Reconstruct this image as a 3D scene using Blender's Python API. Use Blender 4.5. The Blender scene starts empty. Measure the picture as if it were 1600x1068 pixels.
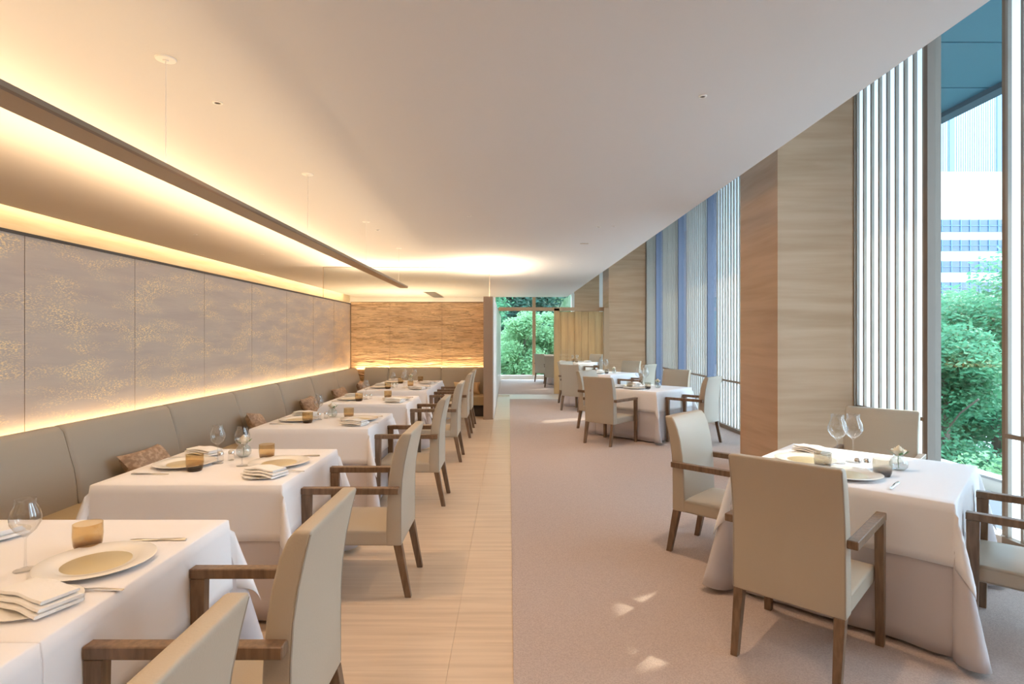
import bpy, bmesh, math, random
from mathutils import Vector, Matrix
R = math.radians
random.seed(7)
SC = bpy.context.scene
COL = SC.collection
H, F = 1.42, 880.0            # eye height, focal length in pixels

# ------------------------------------------------------------------ camera
cam_d = bpy.data.cameras.new('camera')
cam = bpy.data.objects.new('camera', cam_d); COL.objects.link(cam)
cam.location = (0, 0, H); cam.rotation_euler = (R(90), 0, 0)
cam_d.sensor_width = 36; cam_d.lens = F * 36 / 1600
cam_d.shift_x = 5 / 1600; cam_d.shift_y = -7 / 1600
cam_d.clip_start = 0.05; cam_d.clip_end = 600
SC.camera = cam
# ------------------------------------------------------------------ world, sun, exposure
world = bpy.data.worlds.new('world'); SC.world = world; world.use_nodes = True
wn = world.node_tree.nodes; wl = world.node_tree.links
bg = wn['Background']
tc = wn.new('ShaderNodeTexCoord'); sp = wn.new('ShaderNodeSeparateXYZ'); rp = wn.new('ShaderNodeValToRGB')
wl.new(tc.outputs['Generated'], sp.inputs[0]); wl.new(sp.outputs['Z'], rp.inputs[0])
rp.color_ramp.elements[0].position = 0.0; rp.color_ramp.elements[0].color = (0.74, 0.87, 1.0, 1)
rp.color_ramp.elements[1].position = 0.7; rp.color_ramp.elements[1].color = (0.52, 0.74, 1.0, 1)
wl.new(rp.outputs[0], bg.inputs[0]); bg.inputs[1].default_value = 9.0
SC.view_settings.view_transform = 'Standard'; SC.view_settings.look = 'None'
SC.view_settings.gamma = 1.0; SC.view_settings.use_curve_mapping = False
SC.view_settings.exposure = 0.20
SC.cycles.max_bounces = 10; SC.cycles.diffuse_bounces = 6; SC.cycles.transparent_max_bounces = 24
SC.cycles.use_denoising = True; SC.cycles.sample_clamp_indirect = 6.0
SC.cycles.caustics_reflective = False; SC.cycles.caustics_refractive = False
WARM = (1.0, 0.62, 0.30)

def light(name, kind, loc, rot=(0, 0, 0), energy=10, color=WARM, sx=1, sy=1, **kw):
    l = bpy.data.lights.new(name, kind); l.energy = energy; l.color = color
    if kind == 'AREA':
        l.shape = 'RECTANGLE'; l.size = sx; l.size_y = sy
    for k, v in kw.items(): setattr(l, k, v)
    o = bpy.data.objects.new(name, l); o.location = loc; o.rotation_euler = rot; COL.objects.link(o)
    return o
sun = light('sun', 'SUN', (20, 14, 20), energy=4.5, color=(1, 0.86, 0.68), angle=R(0.6))
sdir = Vector((-2.4 * 1.0, -1.28, -math.tan(R(36)) * 2.72))
sun.rotation_euler = sdir.to_track_quat('-Z', 'Y').to_euler()
UP = (R(180), 0, 0)
light('pendant_glow', 'AREA', (-1.70, 4.0, 2.262), UP, 13, (1, 0.72, 0.42), 0.06, 10.2)
light('wall_top_glow', 'AREA', (-3.13, 3.9, 2.10), (R(180), R(12), 0), 165, (1, 0.70, 0.40), 0.05, 13.8)
light('banquette_cove_glow', 'AREA', (-3.02, 4.9, 0.80), (R(180), R(-8), 0), 22, (1, 0.68, 0.36), 0.03, 11.7)
light('back_cove_glow', 'AREA', (-1.7, 10.84, 0.80), (R(172), 0, 0), 11, (1, 0.68, 0.36), 2.5, 0.03)
light('outer_slot_glow', 'AREA', (-5.33, 8.0, 3.0), (0, 0, 0), 125, (1, 0.72, 0.42), 0.08, 21)
light('back_wall_top_glow', 'AREA', (-1.75, 10.96, 2.13), UP, 75, (1, 0.78, 0.52), 2.6, 0.05)
light('partition_top_glow', 'AREA', (-0.36, 11.0, 2.15), UP, 60, (1, 0.80, 0.56), 0.08, 2.2)
light('lounge_glow', 'AREA', (-3.2, 17.0, 0.6), UP, 150, (1, 0.74, 0.46), 2.0, 2.0)

# warm ceiling spots, many of them added for warm fill; few have rings
SPOTS = [(-1.07, 2.98), (1.15, 3.35), (1.3, 7.0), (1.15, 10.5), (1.6, 15.6), (-.45, 6.4), (.9, .6), (-.9, .4), (2.0, 17.6)]
for sx_, sy_ in SPOTS:
    light('ceiling_and_fill_spot', 'SPOT', (sx_, sy_, 2.785), (0, 0, 0), 72, (1, 0.68, 0.42), spot_size=R(125), spot_blend=0.9, shadow_soft_size=0.05)

# ------------------------------------------------------------------ materials
def M(name, col, rough=0.5, metal=0.0, spec=0.5, noise=None, bump=None, mix=None):
    """col base colour; mix=(col2, scale vector, lo, hi, detail) blends a second colour in by object-space noise; bump=(scale vec, strength, detail)"""
    m = bpy.data.materials.new(name); m.use_nodes = True
    n = m.node_tree.nodes; l = m.node_tree.links; b = n['Principled BSDF']
    b.inputs['Base Color'].default_value = (*col, 1); b.inputs['Roughness'].default_value = rough
    b.inputs['Metallic'].default_value = metal; b.inputs['Specular IOR Level'].default_value = spec
    def tex(scale, detail=3, dist=0.0):
        g = n.new('ShaderNodeNewGeometry'); mp = n.new('ShaderNodeMapping'); mp.inputs['Scale'].default_value = scale
        t = n.new('ShaderNodeTexNoise'); t.inputs['Scale'].default_value = 1; t.inputs['Detail'].default_value = detail
        t.inputs['Distortion'].default_value = dist
        l.new(g.outputs['Position'], mp.inputs[0]); l.new(mp.outputs[0], t.inputs['Vector'])
        return t.outputs['Fac']
    if mix:
        c2, sc, lo, hi, det = mix
        f = tex(sc, det, 0.3)
        r = n.new('ShaderNodeValToRGB'); r.color_ramp.elements[0].position = lo; r.color_ramp.elements[1].position = hi
        r.color_ramp.elements[0].color = (*col, 1); r.color_ramp.elements[1].color = (*c2, 1)
        l.new(f, r.inputs[0]); l.new(r.outputs[0], b.inputs['Base Color'])
    if bump:
        sc, st, det = bump
        f = tex(sc, det)
        bp = n.new('ShaderNodeBump'); bp.inputs['Strength'].default_value = st; bp.inputs['Distance'].default_value = 0.01
        l.new(f, bp.inputs['Height']); l.new(bp.outputs[0], b.inputs['Normal'])
    return m
def glassmat(name, tint=(1, 1, 1), ior=1.45, rough=0.0, grad=None, extra=0.0):
    m = bpy.data.materials.new(name); m.use_nodes = True
    n = m.node_tree.nodes; l = m.node_tree.links; n.clear()
    out = n.new('ShaderNodeOutputMaterial'); mx = n.new('ShaderNodeMixShader')
    tr = n.new('ShaderNodeBsdfTransparent'); gl = n.new('ShaderNodeBsdfGlossy'); fr = n.new('ShaderNodeFresnel')
    tr.inputs[0].default_value = (*tint, 1); gl.inputs['Roughness'].default_value = rough; 
    # same reflectance from either side of the thin pane (no false total reflection where a ray leaves it)
    gg = n.new('ShaderNodeNewGeometry'); mm = n.new('ShaderNodeMix'); mm.data_type = 'FLOAT'
    mm.inputs[2].default_value = ior; mm.inputs[3].default_value = 1 / ior
    l.new(gg.outputs['Backfacing'], mm.inputs[0]); l.new(mm.outputs[0], fr.inputs[0])
    if grad:   # the glass itself is dyed darker towards the foot of the tumbler
        t = n.new('ShaderNodeTexCoord'); s = n.new('ShaderNodeSeparateXYZ'); r = n.new('ShaderNodeValToRGB')
        mr = n.new('ShaderNodeMapRange'); mr.inputs[1].default_value = 0; mr.inputs[2].default_value = 0.09
        l.new(t.outputs['Object'], s.inputs[0]); l.new(s.outputs['Z'], mr.inputs[0]); l.new(mr.outputs[0], r.inputs[0])
        r.color_ramp.elements[0].color = (*grad, 1); r.color_ramp.elements[0].position = 0.03
        r.color_ramp.elements[1].color = (*tint, 1); r.color_ramp.elements[1].position = 0.45
        l.new(r.outputs[0], tr.inputs[0])
    if extra:
        a = n.new('ShaderNodeMath'); a.operation = 'ADD'; a.inputs[1].default_value = extra; a.use_clamp = True
        l.new(fr.outputs[0], a.inputs[0]); l.new(a.outputs[0], mx.inputs[0])
    else: l.new(fr.outputs[0], mx.inputs[0])
    l.new(tr.outputs[0], mx.inputs[1]); l.new(gl.outputs[0], mx.inputs[2]); l.new(mx.outputs[0], out.inputs[0])
    return m
def translucent(name, col, fac=0.6, tcol=None):
    m = bpy.data.materials.new(name); m.use_nodes = True
    n = m.node_tree.nodes; l = m.node_tree.links; n.clear()
    out = n.new('ShaderNodeOutputMaterial'); mx = n.new('ShaderNodeMixShader'); d = n.new('ShaderNodeBsdfDiffuse'); t = n.new('ShaderNodeBsdfTranslucent')
    d.inputs[0].default_value = (*col, 1); t.inputs[0].default_value = (*(tcol or col), 1); mx.inputs[0].default_value = fac
    l.new(d.outputs[0], mx.inputs[1]); l.new(t.outputs[0], mx.inputs[2]); l.new(mx.outputs[0], out.inputs[0])
    return m
def emis(name, col, s):
    m = bpy.data.materials.new(name); m.use_nodes = True
    b = m.node_tree.nodes['Principled BSDF']; b.inputs['Base Color'].default_value = (*col, 1)
    b.inputs['Emission Color'].default_value = (*col, 1); b.inputs['Emission Strength'].default_value = s
    return m
m_ceil = M('ceiling_paint', (0.64, 0.62, 0.61), 0.9)
m_leather = M('taupe_leather', (0.46, 0.395, 0.31), 0.42, spec=0.35, bump=((160, 160, 160), 0.05, 2))
m_leather2 = M('tan_leather_back', (0.40, 0.29, 0.19), 0.5, spec=0.3)
m_banq = M('banquette_leather', (0.37, 0.325, 0.265), 0.45, spec=0.35)
m_seat = M('banquette_seat_leather', (0.46, 0.36, 0.22), 0.45, spec=0.35)
m_pip = M('piping', (0.36, 0.31, 0.25), 0.5)
m_wal = M('walnut', (0.22, 0.135, 0.08), 0.45, mix=((0.13, 0.078, 0.045), (60, 60, 8), 0.35, 0.7, 4))
m_cloth = M('white_linen', (0.86, 0.85, 0.87), 0.85, spec=0.1, bump=((9, 9, 9), 0.10, 2))
m_cloth2 = M('under_linen', (0.60, 0.56, 0.575), 0.85, spec=0.1, bump=((14, 14, 3), 0.10, 2))
m_napk = M('napkin_linen', (0.88, 0.87, 0.86), 0.9, spec=0.1, bump=((120, 120, 120), 0.15, 2))
m_porc = M('porcelain', (0.86, 0.84, 0.80), 0.15)
m_gold = M('gold_plate_well', (0.56, 0.47, 0.28), 0.35, metal=0.15)
m_steel = M('steel', (0.78, 0.77, 0.75), 0.18, metal=1.0)
m_stone = M('travertine_floor', (0.66, 0.51, 0.37), 0.33, spec=0.4, mix=((0.54, 0.40, 0.28), (1.4, 26, 10), 0.38, 0.72, 6), bump=((2, 40, 2), 0.04, 3))
m_grout = M('grout', (0.66, 0.54, 0.42), 0.8)
m_carpet = M('carpet', (0.58, 0.48, 0.435), 0.95, spec=0.05, mix=((0.48, 0.39, 0.35), (150, 150, 150), 0.35, 0.65, 2), bump=((260, 260, 260), 0.6, 3))
m_pill = M('travertine_pillar', (0.57, 0.385, 0.245), 0.42, spec=0.35, mix=((0.46, 0.295, 0.17), (0.8, 0.8, 11), 0.36, 0.72, 6))
m_bronze = M('bronze_frame', (0.27, 0.205, 0.15), 0.42, metal=0.3)
m_fin = M('bronze_fin', (0.36, 0.32, 0.27), 0.45, metal=0.1)
m_dark = M('dark_metal', (0.06, 0.05, 0.045), 0.5)
m_blue = M('blue_grey_fin', (0.09, 0.105, 0.16), 0.4, metal=0.2)
m_pend = M('pendant_bronze', (0.19, 0.11, 0.06), 0.4, metal=0.2)
m_white = M('white_paint', (0.82, 0.8, 0.77), 0.6)
m_post = M('taupe_partition', (0.40, 0.275, 0.19), 0.6)
m_pgrey = M('pale_partition', (0.62, 0.62, 0.58), 0.3)
m_yel = M('outer_wall_oak', (0.66, 0.56, 0.40), 0.7, mix=((0.58, 0.47, 0.31), (6, 1.2, 14), 0.4, 0.65, 3))
m_oak = M('oak_screen', (0.64, 0.41, 0.19), 0.5, mix=((0.48, 0.29, 0.125), (7, 7, 0.9), 0.35, 0.7, 5))
m_oak2 = M('oak_trim', (0.48, 0.32, 0.19), 0.5)
m_screen = translucent('frosted_panel', (0.82, 0.87, 0.88), 0.8, (0.88, 0.94, 0.96))
m_glass = glassmat('window_glass', (0.93, 0.97, 0.96), 1.35)
m_iglass = glassmat('interior_glass', (0.97, 0.98, 0.97), 1.45)
m_wine = glassmat('wine_glass', (0.97, 0.97, 0.97), 1.5, extra=0.035)
m_vase = glassmat('vase_glass', (0.93, 0.95, 0.95), 1.6, extra=0.07)
m_amber = glassmat('amber_tumbler', (0.92, 0.84, 0.69), 1.45, grad=(0.42, 0.28, 0.15), extra=0.02)
m_smoke = glassmat('smoke_tumbler', (0.87, 0.85, 0.81), 1.45, grad=(0.30, 0.25, 0.24), extra=0.02)
m_brass = M('brocade', (0.30, 0.19, 0.12), 0.6, mix=((0.46, 0.32, 0.22), (28, 28, 40), 0.45, 0.6, 5), bump=((40, 40, 40), 0.3, 3))
m_tan = M('tan_cushion', (0.58, 0.42, 0.25), 0.7)
m_rose = M('rose_petal', (0.92, 0.84, 0.68), 0.6)
m_leaf = M('leaf', (0.10, 0.22, 0.07), 0.6)
m_frame = M('grey_beige_frame', (0.22, 0.18, 0.15), 0.8)
m_teal = M('canopy_teal', (0.045, 0.14, 0.19), 0.5)
m_bwhite = M('building_white', (0.36, 0.37, 0.38), 0.7)
m_bwin = M('building_glass', (0.05, 0.085, 0.13), 0.3)
m_bblue = M('tower_blue', (0.10, 0.19, 0.30), 0.5)
m_asph = M('asphalt', (0.30, 0.31, 0.32), 0.9)
m_terr = M('dark_paving', (0.05, 0.07, 0.10), 0.6)
m_fascia = M('fascia_dark', (0.03, 0.055, 0.075), 0.6)
m_lawn = M('planting', (0.07, 0.13, 0.05), 0.9, mix=((0.16, 0.2, 0.12), (2, 2, 2), 0.4, 0.6, 4))
m_hedge = M('gravel_bed', (0.08, 0.055, 0.045), 0.9, mix=((0.22, 0.18, 0.16), (20, 20, 20), 0.4, 0.6, 4), bump=((20, 20, 20), 1.0, 4))
m_bark = M('bark', (0.12, 0.09, 0.07), 0.9)
def foliage_mat(name, a, b):
    m = M(name, a, 0.6, spec=0.2, mix=(b, (1.7, 1.7, 1.7), 0.35, 0.7, 4)); n = m.node_tree.nodes; l = m.node_tree.links
    t = n.new('ShaderNodeBsdfTranslucent'); t.inputs[0].default_value = (*[min(1, c * 1.6) for c in b], 1)
    mx = n.new('ShaderNodeMixShader'); mx.inputs[0].default_value = 0.35
    l.new(n['Principled BSDF'].outputs[0], mx.inputs[1]); l.new(t.outputs[0], mx.inputs[2]); l.new(mx.outputs[0], n['Material Output'].inputs[0])
    return m
m_fol = foliage_mat('foliage', (0.045, 0.15, 0.075), (0.10, 0.27, 0.14))
m_fol2 = foliage_mat('pale_foliage', (0.13, 0.26, 0.12), (0.26, 0.42, 0.22))
m_fol3 = foliage_mat('dark_foliage', (0.02, 0.06, 0.045), (0.045, 0.11, 0.07))

def wall_fabric(name, base, base2, fleck, lo, hi, bstr, fscale):
    m = bpy.data.materials.new(name); m.use_nodes = True
    n = m.node_tree.nodes; l = m.node_tree.links; b = n['Principled BSDF']
    g = n.new('ShaderNodeNewGeometry')
    def nz(scale, det, dist=0):
        mp = n.new('ShaderNodeMapping'); mp.inputs['Scale'].default_value = scale
        t = n.new('ShaderNodeTexNoise'); t.inputs['Scale'].default_value = 1; t.inputs['Detail'].default_value = det; t.inputs['Distortion'].default_value = dist
        l.new(g.outputs['Position'], mp.inputs[0]); l.new(mp.outputs[0], t.inputs[0]); return t.outputs['Fac']
    def ramp(f, a, bb, pa, pb):
        r = n.new('ShaderNodeValToRGB'); e = r.color_ramp.elements; e[0].position = pa; e[1].position = pb; e[0].color = (*a, 1); e[1].color = (*bb, 1)
        l.new(f, r.inputs[0]); return r.outputs[0]
    big = ramp(nz((1.6, 1.6, 11), 3), base, base2, 0.38, 0.66)
    clump = ramp(nz((2.2, 2.2, 9), 2), (0, 0, 0), (1, 1, 1), 0.42, 0.62)
    dots = ramp(nz(fscale, 1, 0.2), (0, 0, 0), (1, 1, 1), lo, hi)
    mu = n.new('ShaderNodeMath'); mu.operation = 'MULTIPLY'; l.new(clump, mu.inputs[0]); l.new(dots, mu.inputs[1])
    mx = n.new('ShaderNodeMixRGB'); l.new(mu.outputs[0], mx.inputs[0]); l.new(big, mx.inputs[1]); mx.inputs[2].default_value = (*fleck, 1)
    l.new(mx.outputs[0], b.inputs['Base Color']); b.inputs['Roughness'].default_value = 0.55
    ms = n.new('ShaderNodeMath'); ms.operation = 'MULTIPLY'; ms.inputs[1].default_value = 0.6; l.new(mu.outputs[0], ms.inputs[0]); l.new(ms.outputs[0], b.inputs['Metallic'])
    if bstr > .5:   # shade of the relief ripples painted into the colour as dark lines
        a = n.new('ShaderNodeMath'); a.operation = 'SUBTRACT'; a.inputs[1].default_value = 0.5; l.new(nz((1.9, 1.9, 27), 4, 0.5), a.inputs[0])
        ab = n.new('ShaderNodeMath'); ab.operation = 'ABSOLUTE'; l.new(a.outputs[0], ab.inputs[0])
        ln = ramp(ab.outputs[0], (0.42, 0.36, 0.32), (1, 1, 1), 0.0, 0.045)
        m2 = n.new('ShaderNodeMixRGB'); m2.blend_type = 'MULTIPLY'; m2.inputs[0].default_value = 0.8; l.new(mx.outputs[0], m2.inputs[1]); l.new(ln, m2.inputs[2])
        l.new(m2.outputs[0], b.inputs['Base Color'])
    bp = n.new('ShaderNodeBump'); bp.inputs['Strength'].default_value = bstr; bp.inputs['Distance'].default_value = 0.02 if bstr < .5 else 0.05
    l.new(nz((3, 3, 24), 4, 0.6), bp.inputs['Height']); l.new(bp.outputs[0], b.inputs['Normal'])
    return m
m_wallL = wall_fabric('mauve_flecked_fabric', (0.53, 0.45, 0.385), (0.47, 0.395, 0.35), (0.92, 0.72, 0.42), 0.52, 0.62, 0.10, (55, 55, 190))
m_wallB = wall_fabric('gold_rippled_fabric', (0.80, 0.58, 0.36), (0.62, 0.41, 0.23), (0.90, 0.68, 0.42), 0.50, 0.62, 1.0, (16, 16, 90))

# ------------------------------------------------------------------ mesh helpers
def finish(name, bm, mat, parent=None, smooth=None, loc=None, rz=0.0):
    me = bpy.data.meshes.new(name); bm.to_mesh(me); bm.free()
    if mat: me.materials.append(mat)
    if smooth is not None:
        for p in me.polygons: p.use_smooth = True
        me.set_sharp_from_angle(angle=R(smooth))
    o = bpy.data.objects.new(name, me); COL.objects.link(o)
    if parent: o.parent = parent
    if loc is not None: o.location = loc
    if rz: o.rotation_euler = (0, 0, rz)
    return o
def box(bm, x0, x1, y0, y1, z0, z1, M4=None):
    vs = [bm.verts.new(Vector(p) if M4 is None else M4 @ Vector(p)) for p in
          ((x0, y0, z0), (x1, y0, z0), (x1, y1, z0), (x0, y1, z0), (x0, y0, z1), (x1, y0, z1), (x1, y1, z1), (x0, y1, z1))]
    for f in ((0, 3, 2, 1), (4, 5, 6, 7), (0, 1, 5, 4), (1, 2, 6, 5), (2, 3, 7, 6), (3, 0, 4, 7)):
        bm.faces.new([vs[i] for i in f])
    return vs
def boxo(name, x0, x1, y0, y1, z0, z1, mat, parent=None, bevel=0.0, seg=2):
    bm = bmesh.new(); box(bm, x0, x1, y0, y1, z0, z1)
    if bevel: bmesh.ops.bevel(bm, geom=bm.edges[:], offset=bevel, segments=seg, affect='EDGES', profile=0.5)
    return finish(name, bm, mat, parent, 40 if bevel else None)
def bevel_sharp(bm, off, seg=2, ang=50):
    bm.normal_update()
    es = [e for e in bm.edges if len(e.link_faces) == 2 and e.calc_face_angle() > R(ang)]
    bmesh.ops.bevel(bm, geom=es, offset=off, segments=seg, affect='EDGES', profile=0.5)
def loft(bm, rings, closed_ends=True):
    """rings: list of equal-length vertex loops"""
    rr = [[bm.verts.new(p) for p in r] for r in rings]; k = len(rr[0])
    for a, b in zip(rr, rr[1:]):
        for i in range(k): bm.faces.new((a[i], a[(i + 1) % k], b[(i + 1) % k], b[i]))
    if closed_ends:
        bm.faces.new(rr[0][::-1]); bm.faces.new(rr[-1])
def lathe(bm, prof, n=20, cx=0, cy=0):
    rings = []
    for r, z in prof:
        rings.append([(cx + r * math.cos(2 * math.pi * i / n), cy + r * math.sin(2 * math.pi * i / n), z) for i in range(n)])
    rr = []
    for (r, z), ring in zip(prof, rings):
        rr.append([bm.verts.new((cx, cy, z))] * n if r < 1e-6 else [bm.verts.new(p) for p in ring])
    for a, b in zip(rr, rr[1:]):
        for i in range(n):
            q = [a[i], a[(i + 1) % n], b[(i + 1) % n], b[i]]; u = []
            for v in q:
                if v not in u: u.append(v)
            if len(u) >= 3: bm.faces.new(u)
def tube(bm, pts, r, n=6):
    pts = [Vector(p) for p in pts]; rings = []
    for i, p in enumerate(pts):
        d = (pts[min(i + 1, len(pts) - 1)] - pts[max(i - 1, 0)]).normalized()
        a = d.orthogonal().normalized() if abs(d.z) > 0.9 else d.cross(Vector((0, 0, 1))).normalized(); b = d.cross(a)
        rings.append([p + a * (r * math.cos(2 * math.pi * k / n)) + b * (r * math.sin(2 * math.pi * k / n)) for k in range(n)])
    loft(bm, rings)
def tag(o, label, cat=None, group=None, kind=None):
    o['label'] = label
    if cat: o['category'] = cat
    if group: o['group'] = group
    if kind: o['kind'] = kind
    return o
def empty(name, loc, rz=0):
    o = bpy.data.objects.new(name, None); o.location = loc; o.rotation_euler = (0, 0, rz); o.empty_display_size = .1; COL.objects.link(o); return o
def copy_tree(o, parent=None):
    c = o.copy(); COL.objects.link(c)
    if parent: c.parent = parent
    for ch in o.children: copy_tree(ch, c)
    return c
class Proto:
    """first place() moves the thing itself, later ones copy it with its parts"""
    def __init__(s, root): s.o = root; s.used = False
    def place(s, loc, rz, label, group=None):
        o = copy_tree(s.o) if s.used else s.o; s.used = True
        o.location = loc; o.rotation_euler = (0, 0, rz); o['label'] = label
        if group: o['group'] = group
        return o

# ------------------------------------------------------------------ room shell
CZ = 2.80       # dropped ceiling
WX = 3.40       # window wall plane
fl = boxo('floor', -5.6, 3.42, -3.2, 19.4, -0.12, -0.012, m_grout); tag(fl, 'pale travertine slab floor of the aisle', kind='structure')
xs = [-3.0, -2.06, -1.16, -0.26, 0.02]
for i in range(4):
    y = -3.0 + (0.22 if i % 2 else 0)
    while y < 13.0:
        y1 = min(y + 0.60, 14.0)
        bm = bmesh.new(); box(bm, xs[i] + .0005, xs[i + 1] - .0005, y + .0005, y1 - .0005, -0.0125, 0.0)
        t = finish('tile', bm, m_stone, fl)
        y = y1
cp = boxo('carpet', 0.02, 3.40, -3.0, 13.0, -0.0125, 0.004, m_carpet); tag(cp, 'greyish pink wall-to-wall carpet beneath the window tables', 'carpet', kind='structure')
cp2 = boxo('carpet', -0.26, 3.40, 14.05, 19.25, -0.0125, 0.004, m_carpet); tag(cp2, 'carpet of the far dining area behind the stone threshold', 'carpet', kind='structure')
boxo('threshold_strip', 0.02, 3.40, 13.0, 14.05, -0.0125, 0.001, m_stone, fl)
boxo('threshold_strip', -0.26, 0.02, 13.82, 14.05, -0.0125, 0.001, m_stone, fl)

# dropped ceiling with a rounded far right corner
bm = bmesh.new()
out = [(-5.25, -3.2), (1.97, -3.2)] + [(1.97 + 0.02 * t, 12 + 6 * t) for t in (0.2, 0.5, 0.8, 1.0)]
out += [(1.99 - 0.25 * (1 - math.cos(a)), 18.9 + 0.35 * math.sin(a)) for a in [R(k) for k in (15, 35, 55, 75, 90)]] + [(-5.25, 19.25)]
loft(bm, [[(x, y, CZ) for x, y in out], [(x, y, CZ + 0.10) for x, y in out]])
bm.normal_update(); bmesh.ops.recalc_face_normals(bm, faces=bm.faces[:])
ce = finish('ceiling', bm, m_ceil); tag(ce, 'smooth white dropped ceiling with a long straight edge towards the windows', kind='structure')
o = boxo('ceiling', 1.85, 3.75, -3.2, 19.5, 4.05, 4.15, m_ceil); tag(o, 'high ceiling strip above the windows', kind='structure')
o = boxo('ceiling', -5.6, 1.85, -3.2, 19.5, 3.15, 3.25, m_ceil); tag(o, 'structural ceiling above the dropped one', kind='structure')
o = boxo('trim_1', 1.80, 1.85, -3.2, 19.5, 2.9, 4.05, m_ceil); tag(o, 'upright face between dropped ceiling and window bay', kind='structure')
o = boxo('wall_left', -5.6, -5.45, -3.2, 19.5, 0, 3.15, m_yel); tag(o, 'glowing oak clad outer wall behind the low fabric wall', kind='structure')
o = boxo('wall_rear', -5.6, 3.5, -3.35, -3.2, 0, 4.1, m_white); tag(o, 'wall behind the viewer', kind='structure')
# far end
o = boxo('wall_far', -5.6, -0.46, 19.3, 19.45, 0, 4.1, m_white); tag(o, 'plain far wall beside the garden window', kind='structure')
o = boxo('wall_far', 2.24, 3.10, 19.3, 19.45, 0, 4.1, m_pill); tag(o, 'travertine far wall right of the garden window', kind='structure')
o = boxo('wall_far', 3.10, 3.45, 19.32, 19.45, 0, 4.1, m_white); tag(o, 'narrow pale strip of far wall at the corner', kind='structure')
o = boxo('wall_far', -0.46, 2.24, 19.3, 19.45, 2.9, 4.1, m_white); tag(o, 'wall above the far garden window', kind='structure')
wf = empty('window_1', (0, 19.3, 0)); tag(wf, 'tall far garden window with a bronze mullion', kind='structure')
def sub(name, *a, **k):
    o = boxo(name, *a, **k); return o
def child(o, p):
    o.parent = p; o.matrix_parent_inverse = Matrix.Translation(-Vector(p.location)); return o
child(boxo('glass_pane', -0.46, 0.81, 19.36, 19.37, 0.12, 2.9, m_glass), wf)
child(boxo('glass_pane', 0.92, 2.16, 19.36, 19.37, 0.12, 2.9, m_glass), wf)
child(boxo('mullion', 0.81, 0.92, 19.30, 19.42, 0.0, 2.9, m_oak2), wf)
child(boxo('window_frame', 2.14, 2.24, 19.22, 19.42, 0.0, 2.9, m_white), wf)
child(boxo('window_sill', -0.46, 2.16, 19.24, 19.44, 0.0, 0.13, m_white), wf)  # white ledge stands in for the bright reflection on the floor

# low fabric wall on the left, in panels
wl_ = empty('wall_left.001', (-3.06, 0, 0)); tag(wl_, 'low mauve fabric wall with gold flecks above the long banquette', kind='structure')
child(boxo('wall_core', -3.20, -3.075, -3.2, 11.0, 0, 2.075, m_post), wl_)
ys = [-3.2] + [1.46 + 1.05 * k for k in range(-4, 9)] + [10.88]
for a, b in zip(ys, ys[1:]):
    child(boxo('fabric_panel', -3.08, -3.06, a + .003, b - .003, 0.3, 2.062, m_wallL), wl_)
child(boxo('top_trim', -3.205, -3.052, -3.2, 11.0, 2.062, 2.082, m_dark), wl_)
wb_ = empty('wall_back', (-1.75, 10.88, 0)); tag(wb_, 'low gold rippled fabric wall behind the end banquette', kind='structure')
child(boxo('wall_core', -3.06, -0.44, 10.90, 11.02, 0, 2.10, m_post), wb_)
xb = [-3.05, -2.30, -1.29, -0.44]
for a, b in zip(xb, xb[1:]):
    child(boxo('fabric_panel', a + .003, b - .003, 10.88, 10.90, 0.3, 2.098, m_wallB), wb_)
child(boxo('top_trim', -3.06, -0.44, 10.875, 11.02, 2.098, 2.108, m_pend), wb_)
gs = empty('glass_screen', (-2, 11.0, 2.11)); child(boxo('glass_pane', -3.62, -0.38, 10.99, 11.0, 2.11, 2.79, m_iglass), gs)
for q in ((-3.625, -3.62, 2.11, 2.79), (-.38, -.375, 2.11, 2.79), (-3.625, -.375, 2.79, 2.796)): child(boxo('edge_trim', q[0], q[1], 10.988, 11.002, q[2], q[3], m_post), gs); tag(gs, 'clear frameless glass screen standing on the gold wall', 'glass screen')
pw = empty('partition_wall', (-0.36, 9.76, 0)); tag(pw, 'taupe freestanding partition end beside the banquette', kind='structure')
child(boxo('end_face', -0.44, -0.28, 9.76, 11.9, 0, 2.13, m_post), pw)
child(boxo('edge_strip', -0.28, -0.262, 9.80, 11.88, 0, 2.13, m_white), pw)
child(boxo('base_trim', -0.445, -0.275, 9.755, 11.9, 0, 0.02, m_post), pw)
o = boxo('partition_wall', -0.42, -0.27, 12.3, 19.2, 0, 2.13, m_pgrey); tag(o, 'pale glossy partition leading to the garden window', kind='structure')

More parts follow.
